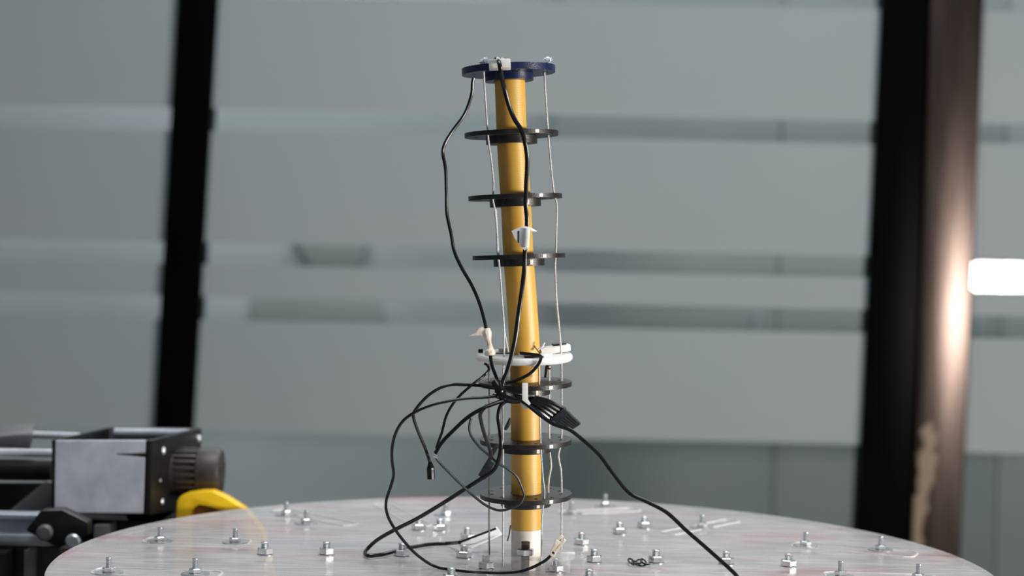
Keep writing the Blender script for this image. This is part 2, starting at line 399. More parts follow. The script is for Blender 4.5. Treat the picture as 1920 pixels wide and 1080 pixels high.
for s_ in (((1500, 1022), (1705, 1040), 0.030), ((1560, 1079), (1745, 1085), 0.028), ((285, 1013), (455, 1018), 0.030),
           ((190, 1071), (400, 1078), 0.028), ((1255, 1000), (1372, 977), 0.018), ((1055, 962), (1190, 956), 0.020),
           ((525, 958), (655, 984), 0.020), ((715, 946), (792, 986), 0.018)):
    slot(*s_)

# ---- bolts
hexph = math.pi / 6
def thread(h0, h1, r, pitch=0.0009):
    prof = [(r * 0.9, h0)]; h = h0; i = 0
    while h < h1 - pitch * 1.6:
        prof.append((r, h + pitch * 0.25)); prof.append((r * 0.91, h + pitch * 0.75)); h += pitch
    prof += [(r, h1 - 0.0009), (r, h1 - 0.0003), (r * 0.9, h1)]
    return prof
def nut_prof(r, h0, h1): return [(r * 0.90, h0), (r, h0 + 0.0004), (r, h1 - 0.0006), (r * 0.88, h1)]
Z3 = Vector((0, 0, 0))
def mesh_of(mb, name, material):
    o = mb.build(name, material, None, origin=Z3.copy()); me = o.data; bpy.data.objects.remove(o); return me
mA_stud = mesh_of(MB().lathe(Z3, UPF, thread(0.0, 0.0118, 0.0021), 12), 'bolt', 'zinc')
mA_nut = mesh_of(MB().lathe(Z3, UPF, nut_prof(0.0048, 0.0011, 0.0045), 6), 'nut', 'zinc')
mA_wash = mesh_of(MB().lathe(Z3, UPF, [(0.0021, 0.0), (0.0102, 0.0), (0.0104, 0.0005), (0.0102, 0.0010), (0.0021, 0.0010)], 28, closed=True), 'washer', 'zinc')
mB_stud = mesh_of(MB().lathe(Z3, UPF, thread(0.0, 0.0102, 0.0030), 14), 'bolt', 'zinc')
mB_nut = mesh_of(MB().lathe(Z3, UPF, nut_prof(0.0062, 0.0006, 0.0054), 6), 'nut', 'zinc')
mB_wash = mesh_of(MB().lathe(Z3, UPF, [(0.0029, 0.0), (0.0066, 0.0), (0.0066, 0.0005), (0.0029, 0.0005)], 24, closed=True), 'washer', 'zinc')
def bolt(px, py, kind, sc=1.0):
    p_ = PZ(px, py); rz = random.uniform(0, 1.05)
    s_, n_, w_ = (mA_stud, mA_nut, mA_wash) if kind == 'A' else (mB_stud, mB_nut, mB_wash)
    o = bpy.data.objects.new('bolt', s_); C.objects.link(o); place(o, p_, plate)
    o.rotation_euler = (random.uniform(-.02, .02), random.uniform(-.02, .02), 0); o.scale = (sc, sc, sc)
    for nm, me in (('nut', n_), ('washer', w_)):
        q = bpy.data.objects.new(nm, me); C.objects.link(q); place(q, p_, o)
        q.rotation_euler = (0, 0, rz)
for px, py in ((300, 1016), (441, 1018), (204, 1075), (366, 1077), (537, 966), (574, 982), (1510, 1024), (1651, 1032),
               (1576, 1081), (1722, 1087), (1316, 990), (1135, 950), (1071, 964), (835, 966)):
    bolt(px, py, 'A')
for px, py in ((497, 1040), (612, 1040), (754, 1043), (785, 994), (825, 995), (876, 1012), (870, 1046), (911, 1066), (846, 1090),
               (1041, 1072), (1090, 1021), (1114, 1054), (1162, 1001), (1208, 990), (1230, 1055), (1362, 1058), (1478, 1062), (1104, 1093)):
    bolt(px, py, 'B')

# ================================================================== CONTINUUM ROBOT
base = PZ(987, 1066)
rob = thing('tendon_robot_arm', base, 'slender bending robot arm of amber tube with black spacer discs on the plate', 'robot arm')
def dframe(l, r, tilt=0.0):
    """disc frame from its left and right rim points in the picture (centre height)"""
    a, b_ = W(*l), W(*r); e1 = (b_ - a).normalized(); e2 = (YA - e1 * e1.dot(YA)).normalized(); n_ = e1.cross(e2)
    e2, n_ = e2 * math.cos(tilt) + n_ * math.sin(tilt), n_ * math.cos(tilt) - e2 * math.sin(tilt)
    return (a + b_) / 2, (e1, e2, n_), (b_ - a).length / 2
def circ(c, fr_, r, n=48, cx=0, cy=0, z=0):
    return [c + fr_[0] * (cx + r * math.cos(2 * math.pi * k / n)) + fr_[1] * (cy + r * math.sin(2 * math.pi * k / n)) + fr_[2] * z for k in range(n)]
holes_at = []
for k in range(12):
    a = 2 * math.pi * (k + 0.5) / 12; holes_at.append((math.cos(a) * 0.77, math.sin(a) * 0.77))
def disc(name, l, r, th, hub_h, hub_r, material, mark=True, tilt=0.0):
    c, fr_, R = dframe(l, r, tilt)
    hl = [circ(c, fr_, 28.9 * S, 32, z=-th / 2)] + [circ(c, fr_, 3.0 * S if i % 3 else 4.6 * S, 10, x * R, y * R, -th / 2) for i, (x, y) in enumerate(holes_at)]
    o = MB().prism(circ(c, fr_, R, 72, z=-th / 2), fr_[2] * th, hl).build(name, material, rob, smooth=30)
    MB().lathe(c, fr_, [(28.9 * S, -th / 2 - 0.00005), (hub_r * S, -th / 2 - 0.00005), (hub_r * S, -th / 2 - hub_h), (28.9 * S, -th / 2 - hub_h)], 48, closed=True).build('hub', material, o)
    if mark:  # small pale blocks on rim and hub
        a = math.radians(-58); d = fr_[0] * math.cos(a) + fr_[1] * math.sin(a); tt = -fr_[0] * math.sin(a) + fr_[1] * math.cos(a)
        MB().box(c + d * (R + 0.0001), (tt, d, fr_[2]), (0.0032, 0.0006, th * 0.75), 0.0002).build('pale_mark', 'white', o)
        a = math.radians(-62); d = fr_[0] * math.cos(a) + fr_[1] * math.sin(a); tt = -fr_[0] * math.sin(a) + fr_[1] * math.cos(a)
        MB().box(c + d * (hub_r * S + 0.0001) - fr_[2] * (th / 2 + hub_h * .5), (tt, d, fr_[2]), (0.0026, 0.0006, hub_h * 0.7), 0.0002).build('pale_mark', 'cream', o)
    return o, c, fr_, R
td, tdc, tdf, tdR = disc('top_disc', (866, 136), (1041, 129), 12.5 * S, 13.5 * S, 46, 'blue', False)
tag(td, 'navy blue end disc at the tip')
for l, r in (((871, 255), (1047, 249.5)), ((878, 373), (1054, 367)), ((886, 484), (1060, 478.5))):
    disc('spacer_disc', l, r, 8.2 * S, 13.5 * S, 48, 'disc')
for l, r in (((897, 719), (1072, 718.5)), ((900, 826.5), (1072, 826.5)), ((900, 928), (1072, 928))):
    disc('spacer_disc', l, r, 8.4 * S, 15.5 * S, 47, 'disc', tilt=math.radians(2.2))
# tube
tp = [(955.5, 134), (956, 155), (959, 240), (962, 300), (968, 395), (972, 480), (978, 560), (983, 640), (985, 700), (986, 760), (986.5, 850), (986.5, 930), (986.5, 992)]
MB().tube([W(*p_) for p_ in tp], 28.4 * S, 40, 8).build('backbone_tube', 'latex', rob)
# collar
cb = W(986.5, 1066); ct = W(986.5, 991.5)
ax_ = frame((ct - cb), XA)
MB().lathe(cb, ax_, [(27.6 * S, 0), (28.2 * S, 0.001), (28.2 * S, (ct - cb).length - 0.001), (27.4 * S, (ct - cb).length)], 48).build('base_collar', 'collar', rob)
# clear mounting plate and block under it
mpz = 0.0105
c = PZ(986, 1066); c.z = 0
MB().prism([c + Vector((x, y, mpz)) for x, y in ((-0.037, -0.016), (-0.029, -0.026), (0.027, -0.026), (0.036, -0.016), (0.036, 0.02), (0.026, 0.031), (-0.028, 0.031), (-0.037, 0.02))], ZA * 0.0028,
           [circ(c + ZA * mpz, AX, 28.6 * S, 32)], bev=0.0003).build('mounting_plate', 'acryl', rob, smooth=30)
MB().prism([c + Vector((x, y, 0.0001)) for x, y in ((-0.017, -0.0225), (0.014, -0.0225), (0.014, 0.0225), (-0.017, 0.0225))], ZA * (mpz - 0.0002),
           [circ(c + ZA * 0.0001, AX, 28.6 * S, 32)], bev=0.0004).build('base_block', 'acryl', rob, smooth=30)
for x, y in ((-0.030, 0.016), (0.030, 0.016), (-0.030, -0.014), (0.030, -0.014)):
    MB().cyl(c + Vector((x, y, 0)), UPF, 0.003, 0, mpz, 14).build('spacer_post', 'acryl', rob)
q = c + Vector((-0.0008, -0.0185, 0))
mb_ = MB().lathe(q, UPF, thread(0.0, 0.0235, 0.0033, 0.0012), 16).build('mounting_bolt', 'oldsteel', rob)
MB().lathe(q, UPF, nut_prof(0.0066, mpz + 0.0029, mpz + 0.0078), 6, phase=0.35).build('nut', 'zinc', mb_)
# tip glue knots
for px, py, dy in ((906, 114, -0.021), (1027, 115, -0.012)):
    k = MB()
    for _ in range(4): k.blob(W(px + random.uniform(-4, 4), py + random.uniform(-5, 4), DR + dy + random.uniform(-.001, .001)), 5 * S, 0.35, 2)
    k.tube([W(px, py, DR + dy), W(px + 7, py - 7, DR + dy)], 0.0006, 6, 0)
    k.tube([W(px, py, DR + dy), W(px + 9, py - 3, DR + dy)], 0.0005, 6, 0)
    k.build('tendon_knot', 'glue', rob)
# tendons
def tendon(pts, r=0.00068, material='string'):
    return MB().tube([W(px, py, DR + dy) for px, py, dy in pts], r, 8, 5).build('tendon', material, rob)
f1 = -0.0205
tendon([(906, 118, f1), (907, 138, f1), (915, 255, f1), (921, 300, f1), (925.5, 345, f1), (924, 372, f1), (928, 395, f1), (932, 440, f1), (933, 475, f1), (937, 505, f1), (941, 560, f1), (945, 615, f1), (945, 668, f1), (943, 720, f1), (943, 826, f1), (943.5, 928, f1), (943, 1062, f1)], 0.0007)
tendon([(930, 392, -.012), (934.5, 470, -.014), (940, 545, -.016), (945, 612, -.018), (953, 660, -.018)], 0.0006)
tendon([(1026, 118, 0), (1021, 138, 0), (1028, 252, 0), (1034, 320, 0), (1039.5, 366, 0), (1044, 385, 0), (1043.5, 430, 0), (1042, 475, 0), (1041, 505, 0), (1043.5, 560, 0), (1048, 610, 0), (1052, 660, 0), (1053, 720, 0), (1053, 800, 0), (1052, 830, 0), (1047.5, 850, 0), (1048, 862, 0), (1052, 885, 0), (1053, 928, 0), (1052.5, 1030, 0)], 0.0007)
tendon([(917, 672, 0), (917, 720, 0), (917.5, 826, 0), (917, 928, 0), (917.5, 1045, 0)], 0.0006, 'string2')
tendon([(1030, 672, .0), (1030, 720, 0), (1030, 826, 0), (1031, 850, 0), (1033.5, 874, 0), (1029, 900, 0), (1028, 930, 0)], 0.00068)
tendon([(1010, 672, -.024), (1011, 735, -.024), (1013.5, 826, -.024), (1014.5, 850, -.024), (1018, 895, -.024), (1021, 928, -.024), (1016, 975, -.024), (1015, 1060, -.024)], 0.0006)
tendon([(957, 985, .0), (955, 1000, -.002), (951.5, 1014, -.006)], 0.0005, 'string2')

# white sensor ring
rc, rf, rR = dframe((892, 669), (1074, 669), math.radians(3.4))
th = 12.5 * S
ring = MB().lathe(rc, rf, [(29.5 * S, -th / 2), (rR - 0.0015, -th / 2), (rR - 0.0004, -th * 0.3), (rR, 0), (rR - 0.0004, th * 0.3), (rR - 0.0015, th / 2), (29.5 * S, th / 2)], 72, closed=True).build('sensor_ring', 'ring', rob)
tag(ring, 'milky white ring carrying small sensors')
def on_ring(px, py_off, dep, sx, sy, sz, name, material, rot=0.0, tilt=0.0):
    e1 = rf[0] * math.cos(rot) + rf[1] * math.sin(rot); e2 = -rf[0] * math.sin(rot) + rf[1] * math.cos(rot)
    n_ = rf[2]
    e1t = e1 * math.cos(tilt) + n_ * math.sin(tilt); nt_ = -e1 * math.sin(tilt) + n_ * math.cos(tilt)
    p_ = rc + rf[0] * ((px - 983) * S) + rf[1] * dep + rf[2] * (th / 2 + py_off)
    return MB().box(p_, (e1t, e2, nt_), (sx, sy, sz), min(sx, sy, sz) * 0.2).build(name, material, ring)
on_ring(1040, 0.0028, 0.004, 0.023, 0.010, 0.0052, 'sensor_board', 'white', 0.25, 0.12)
on_ring(1000, 0.0006, -0.024, 0.014, 0.006, 0.0014, 'sensor_chip', 'black', 0.12)
on_ring(1022, 0.0012, -0.022, 0.009, 0.006, 0.0030, 'sensor_chip', 'white', 0.3)
on_ring(1049, 0.0062, 0.006, 0.010, 0.007, 0.0022, 'sensor_chip', 'housing', 0.2, 0.12)
on_ring(901, 0.0014, 0.006, 0.0036, 0.004, 0.0030, 'sensor_chip', 'black')
on_ring(945, 0.0014, 0.012, 0.008, 0.005, 0.0030, 'sensor_chip', 'paper', 0.1)
on_ring(948, 0.0003, 0.000, 0.016, 0.004, 0.0008, 'sensor_strip', 'black', 0.1)
on_ring(985, 0.0012, -0.019, 0.010, 0.004, 0.0026, 'sensor_chip', 'paper', -0.1)
k = MB()
for a, b_ in (((1014, 656), (1021, 642)), ((1014, 656), (1026, 650)), ((1008, 656), (1016, 651))):
    k.tube([W(*a, DR - .012), W(*b_, DR - .012)], 0.0008, 6, 0)
k.build('clipped_tie_end', 'white', ring)
MB().tube([W(1001, 648, DR - .02), W(1007, 656, DR - .022), (W(1013, 664, DR - .023))], 0.0004, 6, 4).build('bare_wire', 'oldsteel', ring)
MB().blob(W(1029, 687, DR - .012), 0.0022, 0.3).build('solder_blob', 'oldsteel', ring)
MB().tube([W(1026, 680, DR - .014), W(1024, 693, DR - .016), W(1022, 708, DR - .016)], lambda t: 0.0011 * (1 - .5 * abs(t - .5)), 8, 4).build('wire_stub', 'black', ring)
MB().tube([W(975, 662, DR - .026), W(998, 664.5, DR - .029), W(1013, 667, DR - .0335), W(1013, 676, DR - .0368), W(1005, 689, DR - .037), W(992, 701.5, DR - .037), (W(970, 712.5, DR - .036)), W(948, 719, DR - .036)], 0.0012, 10, 8).build('wire_loop', 'black', ring)

# ================================================================== CABLES
def cable(name, pts, r, label, cat='cable', flat=1.0, material='black'):
    """pts: (px, py, Y) or (px, py, None) for a point lying on the plate"""
    P = [PZ(p_[0], p_[1], r * 1.7) if p_[2] is None else W(*p_) for p_ in pts]
    o = MB().tube(P, r, 10, 8, flat, hint=CR).build(name, material, None)
    tag(o, label, cat); return o
k1 = cable('sensor_cable', [(888, 146.5, 1.2575), (886, 156, 1.2575), (884, 178, 1.258), (871, 214, 1.255), (848, 246, 1.252), (834, 270, 1.25), (830.5, 288, 1.25), (835.5, 318, 1.25), (837, 360, 1.25),
      (838, 400, 1.25), (846, 440, 1.25), (852, 472, 1.25), (866, 503, 1.25), (884, 534, 1.25), (898, 566, 1.248), (908, 600, 1.246), (914, 630, 1.245), (919, 662, 1.243), (922, 684, 1.241), (930, 706, 1.239), (939, 730, 1.236)],
      0.00125, 'black cable bowing out left of the arm from the blue tip disc')
k = MB()
k.tube([W(912, 616, 1.245), W(915, 634, 1.244), W(919, 652, 1.243), W(919, 667, 1.242)], lambda t: 0.0026 + 0.0008 * math.sin(t * 9) + (0.0008 if t > .75 else 0), 10, 5)
k.build('tape_wrap', 'cream', k1)
k = MB(); k.prism([W(914, 622, 1.2425), W(912, 632, 1.2425), W(900, 629, 1.2425), (W(879, 630, 1.2425)), W(893, 624, 1.2425), W(897, 616, 1.2425), W(904, 613, 1.2425)], YA * 0.0008, bev=0.0002)
k.build('tape_tail', 'cream', k1)

k2 = cable('sensor_cable', [(929, 113, 1.245), (933, 109, 1.236), (936.5, 120, 1.2235), (941, 146, 1.227), (946, 168, 1.232), (955, 200, 1.236), (965, 224, 1.238), (977, 243, 1.2375), (984, 266, 1.238), (988.5, 300, 1.24),
      (986.5, 350, 1.239), (985.5, 382, 1.238), (988, 410, 1.24), (987, 440, 1.24), (984, 475, 1.238), (983, 503, 1.238), (979, 540, 1.24), (972, 590, 1.24), (965, 640, 1.238), (953, 690, 1.236), (942, 718, 1.234), (936, 742, 1.232)],
      0.00165, 'black cable running down the front of the amber tube from a white tip connector', flat=0.75)
cc = W(937, 121.5, 1.2365)
o = MB().box(cc, tdf, (39 * S, 0.018, 16 * S), 0.0006).build('connector', 'white', k2)
MB().prism([W(936, 113.5, 1.23), W(950, 114.5, 1.23), W(948, 111, 1.23), W(941, 107.5, 1.23)], YA * 0.012, bev=0.0004).build('connector_lip', 'white', k2)
MB().blob(W(932.5, 110.5, 1.238), 5.6 * S, 0.08, 2, scale=(1, 1, 0.8)).build('strain_relief', 'black', k2)
# flag label folded round the cable
YT = 1.2365
fl = MB().prism([W(959, 433, YT), W(972, 427, YT), W(985, 424, YT), W(994, 426, YT), W(992, 462, YT), W(984, 470, YT), W(974, 459, YT), W(965, 447, YT)], YA * -0.0006, bev=0.0001).build('flag_label', 'paper', k2)
MB().prism([W(994, 426, YT), W(1000, 429, YT + .003), W(1008, 434, YT + .005), W(1000, 434, YT + .003), W(995, 432, YT)], YA * -0.0005).build('label_tail', 'paper', k2)
MB().tube([W(988, 428, YT - .0012), W(987.5, 445, YT - .0014), W(986, 464, YT - .0012)], 0.0021, 12, 4, 0.6, hint=CR).build('label_fold', 'paper', k2)
MB().prism([W(970.5, 433, YT - .0007), W(974, 433, YT - .0007), W(973.5, 456, YT - .0007), W(970.5, 455, YT - .0007)], YA * -0.0001).build('handwritten_mark', 'ink', fl)

k3 = cable('signal_cable', [(935, 728, 1.243), (898, 723, 1.24), (870, 721.5, 1.238), (845, 721.5, 1.236), (822, 729, 1.234), (799, 745, 1.232), (780, 767, 1.23), (775, 780, 1.23), (783, 807, 1.232), (797, 840, 1.235), (806, 868, 1.237), (807.5, 880, 1.238)],
      0.00115, 'thin black cable arching left and ending in a hanging black plug')
MB().tube([W(806, 866, 1.2365), W(807, 874, 1.2368), W(807.5, 884, 1.237), W(808, 898, 1.237)], lambda t: 0.0012 + 0.0016 * min(1, t * 2.2), 10, 4).build('plug', 'black', k3)

k4 = cable('ground_cable', [(955, 742, 1.233), (939, 741.5, 1.232), (910, 745, 1.23), (875, 747, 1.226), (841, 752, 1.222), (808, 760, 1.22), (779, 772.5, 1.22), (756, 789, 1.222), (742, 812, 1.226), (735.5, 838, 1.23), (735, 863, 1.234),
      (738, 890, 1.238), (732, 914, 1.242), (724, 940, 1.246), (726, 964, 1.25), (739, 990, 1.252), (761, 1019, 1.256), (785, 1043, 1.262), (816, 1062, 1.272), (857, 1069.5, None), (900, 1073, None), (948, 1074, 1.249), (985, 1069, 1.247), (1020, 1052.6, 1.248), (1036, 1038, 1.25)],
      0.00112, 'long black cable looping left and sweeping along the plate to a cream clip')
tt = W(1043, 1022, 1.25)
cl_ = MB()
cl_.box(W(1041, 1028, 1.25), frame((W(1051, 1004, 1.25) - W(1036, 1036, 1.25)), YA), (0.0035, 0.0045, 0.0125), 0.0006)
cl_.box(W(1047, 1014, 1.251), frame((W(1060, 1004, 1.25) - W(1036, 1036, 1.25)), YA), (0.003, 0.0025, 0.010), 0.0006)
cl_.box(W(1051, 1022, 1.249), frame((W(1060, 1010, 1.25) - W(1040, 1034, 1.25)), YA), (0.002, 0.002, 0.011), 0.0004)
cl_.build('clip', 'cream', k4)
MB().blob(W(1037.5, 1036, 1.2495), 0.0016, 0.1).build('crimp', 'black', k4)

k5 = cable('signal_cable', [(909, 682, 1.25), (914, 685, 1.2485), (916.5, 694, 1.246), (905, 706, 1.242), (887, 720, 1.238), (864, 740, 1.236), (848, 759, 1.236), (836, 782, 1.237), (829, 809, 1.237), (823, 826, 1.236), (818, 841, 1.2355)],
      0.0010, 'thin black cable curving down left from under the white ring')
k6 = cable('signal_cable', [(980, 746, 1.23), (951, 749.5, 1.228), (921, 759, 1.226), (900, 768, 1.225), (875, 784, 1.226), (850, 807, 1.229), (829, 829, 1.231), (816, 850, 1.232)],
      0.0019, 'thick black cable end arching left, exposed pale tip', flat=0.6)
MB().tube([W(813, 855, 1.2322), W(817, 856, 1.2322), W(821, 859, 1.232)], 0.0009, 8, 3).build('bare_tip', 'zinc', k6)
k7 = cable('loop_cable', [(818, 857, 1.234), (822, 865, 1.2345), (841, 885, 1.236), (862, 906, 1.238), (888, 930, 1.24), (912, 948, 1.24), (936, 957, 1.239), (957, 953, 1.237), (974, 945, 1.236), (982, 930, 1.237), (979, 916, 1.236), (969, 894, 1.234), (953, 880, 1.232), (933, 868, 1.23),
      (916, 853, 1.229), (898, 837, 1.228), (884, 818, 1.228), (880, 802, 1.228), (883, 784, 1.229)],
      0.00095, 'thin dark cable making a big loop across the lowest disc', material='housing')
k8 = cable('flat_cable', [(912, 760, 1.232), (901, 775, 1.234), (902, 790, 1.236), (909, 816, 1.238), (918, 841, 1.239), (920, 856, 1.239), (912, 876, 1.24)],
      0.0014, 'short flat dark cable dropping to a small dark plug beside the arm', flat=0.5, material='housing')
ax2 = frame(W(922, 866, 1.24) - W(904, 896, 1.24), CR)
MB().box(W(912, 880, 1.24), ax2, (0.0062, 0.0035, 0.0135), 0.0006).build('plug', 'housing', k8)
MB().box(W(926, 845, 1.242), frame(W(932, 836, 1.242) - W(920, 856, 1.242), CR), (0.0034, 0.002, 0.011), 0.0004).build('side_tab', 'housing', k8)
k9 = cable('power_cable', [(975, 745, 1.234), (949, 752, 1.231), (938, 763, 1.229), (934.5, 784, 1.228), (938, 811, 1.227), (939.5, 835, 1.226), (935, 862, 1.227), (925, 882, 1.23), (900, 899, 1.236), (871, 917.5, 1.245), (828, 945, 1.262), (780, 973.5, 1.285), (739, 994, 1.305), (708, 1012, 1.322),
      (690, 1028, 1.330), (684.5, 1037, 1.320), (691, 1042, None), (715, 1040, None), (737, 1034.5, None), (757, 1029, None), (776, 1025.5, None), (804, 1021, None), (840, 1019, None), (862, 1017, 1.345)],
      0.00155, 'thick black cable running down left to the plate, folding back to a white tag')
tg = MB().hexa([W(861, 1022, 1.346), W(884, 1027, 1.338), W(942, 1001, 1.348), W(932, 987, 1.353), W(861, 1023.5, 1.347), W(884, 1028.5, 1.339), W(942, 1003, 1.349), W(932, 989, 1.354)], 0.0002).build('tag', 'paper', k9)
MB().tube([W(860, 1017.5, 1.345), W(890, 1006, 1.343), W(930, 991, 1.347)], 0.0009, 8, 4).build('wire_end', 'black', k9)
k11 = cable('trailing_cable', [(962, 742, 1.236), (985, 756, 1.232), (1010, 776, 1.228), (1034, 793, 1.226), (1052, 800, 1.226), (1070, 807, 1.227), (1095, 827, 1.229), (1125, 855, 1.23), (1152, 892, 1.23), (1180, 925, 1.23), (1213, 941, 1.229), (1250, 961, 1.227), (1287, 995, 1.225), (1325, 1028, 1.222), (1375, 1073, 1.218), (1400, 1100, 1.216), (1440, 1112, None)],
      0.00145, 'black cable trailing down to the right across the plate')
# fanned connector
fan = thing('fanned_connector', W(1060, 788, 1.236), 'flat black multi-pin connector fed by a fan of black wires, right of the arm', 'connector')
pa, pb, pc_, pd = (1057, 765), (1089, 796), (1070, 808), (1031, 787)
dp = Vector((0, 0.0052, 0.001))
p4 = [W(*q, 1.234) for q in (pa, pb, pc_, pd)]
MB().hexa(p4 + [q + dp for q in p4], 0.0006).build('housing', 'housing', fan)
for i in range(9):
    t_ = i / 8
    ex, ey = pd[0] + (pa[0] - pd[0]) * t_ + 3, pd[1] + (pa[1] - pd[1]) * t_ + 2
    sx_, sy_ = 968 + 20 * t_, 744 - 1 * t_
    mx_, my_ = (sx_ + ex) / 2 + 2, (sy_ + ey) / 2 - 4 + 3 * (1 - t_)
    MB().tube([W(sx_, sy_, 1.236), W(mx_, my_, 1.232 + .002 * (i % 2)), W(ex, ey, 1.237)], 0.00155, 8, 8).build('wire', 'black', fan)
for i in range(6):
    t_ = (i + .5) / 6
    a = Vector((pd[0] + (pa[0] - pd[0]) * t_, pd[1] + (pa[1] - pd[1]) * t_)); b_ = Vector((pc_[0] + (pb[0] - pc_[0]) * t_, pc_[1] + (pb[1] - pc_[1]) * t_))
    MB().tube([W(*(a + (b_ - a) * .35), 1.234), W(*(b_ - (b_ - a) * .04), 1.234)], 0.0004, 6, 0).build('rib', 'housing', fan)
# bundle of ties where the cables meet
bd = thing('cable_tie_bundle', W(945, 738, 1.233), 'black knot of bundled cables in front of the disc under the white ring', 'cable tie')
MB().tube([W(928, 716, 1.236), W(938, 732, 1.231), W(944, 742, 1.230), W(960, 747, 1.230), W(976, 749, 1.231)], lambda t: 0.0030 + 0.0012 * math.sin(math.pi * t), 12, 6).build('wrap', 'black', bd)
for p_, q, r_ in (((936, 716), (944, 744), .0016), ((930, 733), (985, 748), .0017), ((950, 736), (1000, 742), .0015), ((925, 741), (970, 752), .0014)):
    MB().tube([W(*p_, 1.234), W((p_[0] + q[0]) / 2, (p_[1] + q[1]) / 2 + 3, 1.227), W(*q, 1.234)], r_, 8, 6).build('strand', 'black', bd)
ct_ = thing('white_cable_tie', W(985, 742, 1.226), 'white plastic tie strip hanging over the cable knot', 'cable tie')
MB().prism([W(979, 718, 1.2245), W(990, 718, 1.2245), W(990, 750, 1.2235), W(979, 750, 1.2235)], YA * 0.0012, bev=0.0003).build('strip', 'white', ct_)
MB().prism([W(979, 750, 1.2235), W(990, 749, 1.2235), W(995, 757, 1.2235), W(992, 760, 1.2235)], YA * 0.0012, bev=0.0002).build('bent_end', 'white', ct_)
MB().prism([W(975, 752, 1.2375), W(990, 760, 1.2375), W(992, 765, 1.2375), W(984, 768, 1.2375), W(977, 762, 1.2375)], YA * 0.003, bev=0.0004).build('tie_head', 'white', ct_)
dk = MB().tube([W(957, 784, 1.243), W(953, 795, 1.243), W(947, 806, 1.243)], lambda t: 0.0009 + 0.0006 * math.sin(3 * t), 8, 4).build('wire_offcut', 'housing', None)
tag(dk, 'short dark wire end pressed against the left side of the amber tube', 'wire')
# black scrap on the plate
sc = MB()
pc0 = PZ(1181, 1059)
pp = [pc0 + Vector((0.0125 * i / 26 + 0.0028 * math.cos(i * 0.95), 0.010 * math.sin(i * 0.95), 0.0021 + 0.0010 * math.sin(i * 0.62))) for i in range(27)]
sc.tube(pp, 0.0007, 8, 3)
tag(sc.build('wire_scrap', 'black', None), 'small crumpled black wire scrap lying on the plate right of the arm', 'scrap')
ws = MB().box(W(1063, 1037.5, 1.275), (CR, YA, CU), (0.0118, 0.004, 0.0016), 0.0004).build('strip', 'white', rob)

# ================================================================== LEFT MACHINE
st = thing('linear_stage', Vector((W(190, 900, 1.6).x, 1.6, BZ)), 'blurred metal linear stage with ribbed knob at the left', 'machine')
def Q(pts): return [W(*p_) for p_ in pts]
yf, yb = 1.55, 1.67
o = MB().prism(Q([(104, 826, yf), (273, 826, yf), (272, 848, yf), (250, 850, yf), (216, 851, yf), (216, 853, yf), (272, 859, yf), (268, 963, yf), (101, 961, yf)]), YA * 0.006, bev=0.0006).build('side_plate', 'alu', st, smooth=0)
tag(o, 'scuffed grey aluminium side plate with a slit')
MB().hexa(Q([(206, 801, yb), (366, 803, yb), (366, 950, yb), (206, 950, yb), (206, 801, yb + .008), (366, 803, yb + .008), (366, 950, yb + .008), (206, 950, yb + .008)]), 0.0006).build('rear_plate', 'mgrey', st)
MB().hexa(Q([(97, 825, yf), (104, 825, yf), (104, 962, yf), (97, 962, yf), (198, 802, yb), (206, 802, yb), (206, 950, yb), (198, 950, yb)]), 0.0005).build('end_plate', 'mblack', st)
MB().hexa(Q([(273, 826, yf), (284, 826, yf), (282, 966, yf), (270, 966, yf), (366, 802, yb), (378, 803, yb), (376, 946, yb), (364, 946, yb)]), 0.0006).build('flange', 'mblack', st)
MB().hexa(Q([(110, 850, yf + .012), (270, 850, yf + .012), (268, 958, yf + .012), (108, 958, yf + .012), (208, 830, yb - .004), (362, 832, yb - .004), (362, 940, yb - .004), (208, 940, yb - .004)]), 0.0008).build('carriage', 'mblack', st)
MB().tube(Q([(215, 812, yb - .012), (360, 814, yb - .012)]), 0.005, 12, 0).build('lead_screw', 'extr', st)
# knob
kc = W(318, 884, 1.615); kf = (YA, ZA, XA); kr = 46 * 1.615 / FPX; kl = 98 * 1.615 / FPX
kb = MB().lathe(kc, kf, [(kr * 1.02, 0), (kr * 1.02, 0.006), (kr * .86, 0.0062), (kr * .86, kl * .55), (kr * .98, kl * .56), (kr, kl * .62), (kr, kl * .92), (kr * .9, kl)], 40).build('knob', 'knob', st)
for i in range(22):
    a = 2 * math.pi * i / 22; d = YA * math.cos(a) + ZA * math.sin(a); tt = -YA * math.sin(a) + ZA * math.cos(a)
    MB().box(kc + d * (kr * .92) + XA * (kl * .31), (XA, tt, d), (kl * .48, kr * .13, kr * .16), 0.0006).build('rib', 'knob', kb)
for i in range(3):
    a = 0.6 + 2 * math.pi * i / 3
    MB().box(kc + (YA * math.cos(a) + ZA * math.sin(a)) * kr * .5 + XA * (kl * 1.0), (XA, YA, ZA), (0.003, 0.007, 0.007), 0.0008).build('end_lug', 'knob', kb)
def screw(px, py, Y, r=0.0036):
    c_ = W(px, py, Y)
    MB().lathe(c_, kf, [(r, 0), (r, 0.002), (r * .7, 0.0032), (r * .3, 0.0034)], 14).build('screw', 'chrome', st)
screw(303, 845, 1.578); screw(370, 822, 1.663); screw(300, 940, 1.578); screw(295, 901, 1.572, 0.0022)
MB().tube(Q([(-60, 812, 1.64), (150, 818, 1.64)]), 6.5 * 1.64 / FPX, 16, 0).build('guide_rod', 'chrome', st)
MB().tube(Q([(-60, 848, 1.57), (99, 850, 1.57)]), 8 * 1.57 / FPX, 16, 0).build('guide_rod', 'chrome', st)
MB().tube(Q([(-60, 880, 1.60), (99, 882, 1.60)]), 20 * 1.6 / FPX, 20, 0).build('bellows_tube', 'mblack', st)
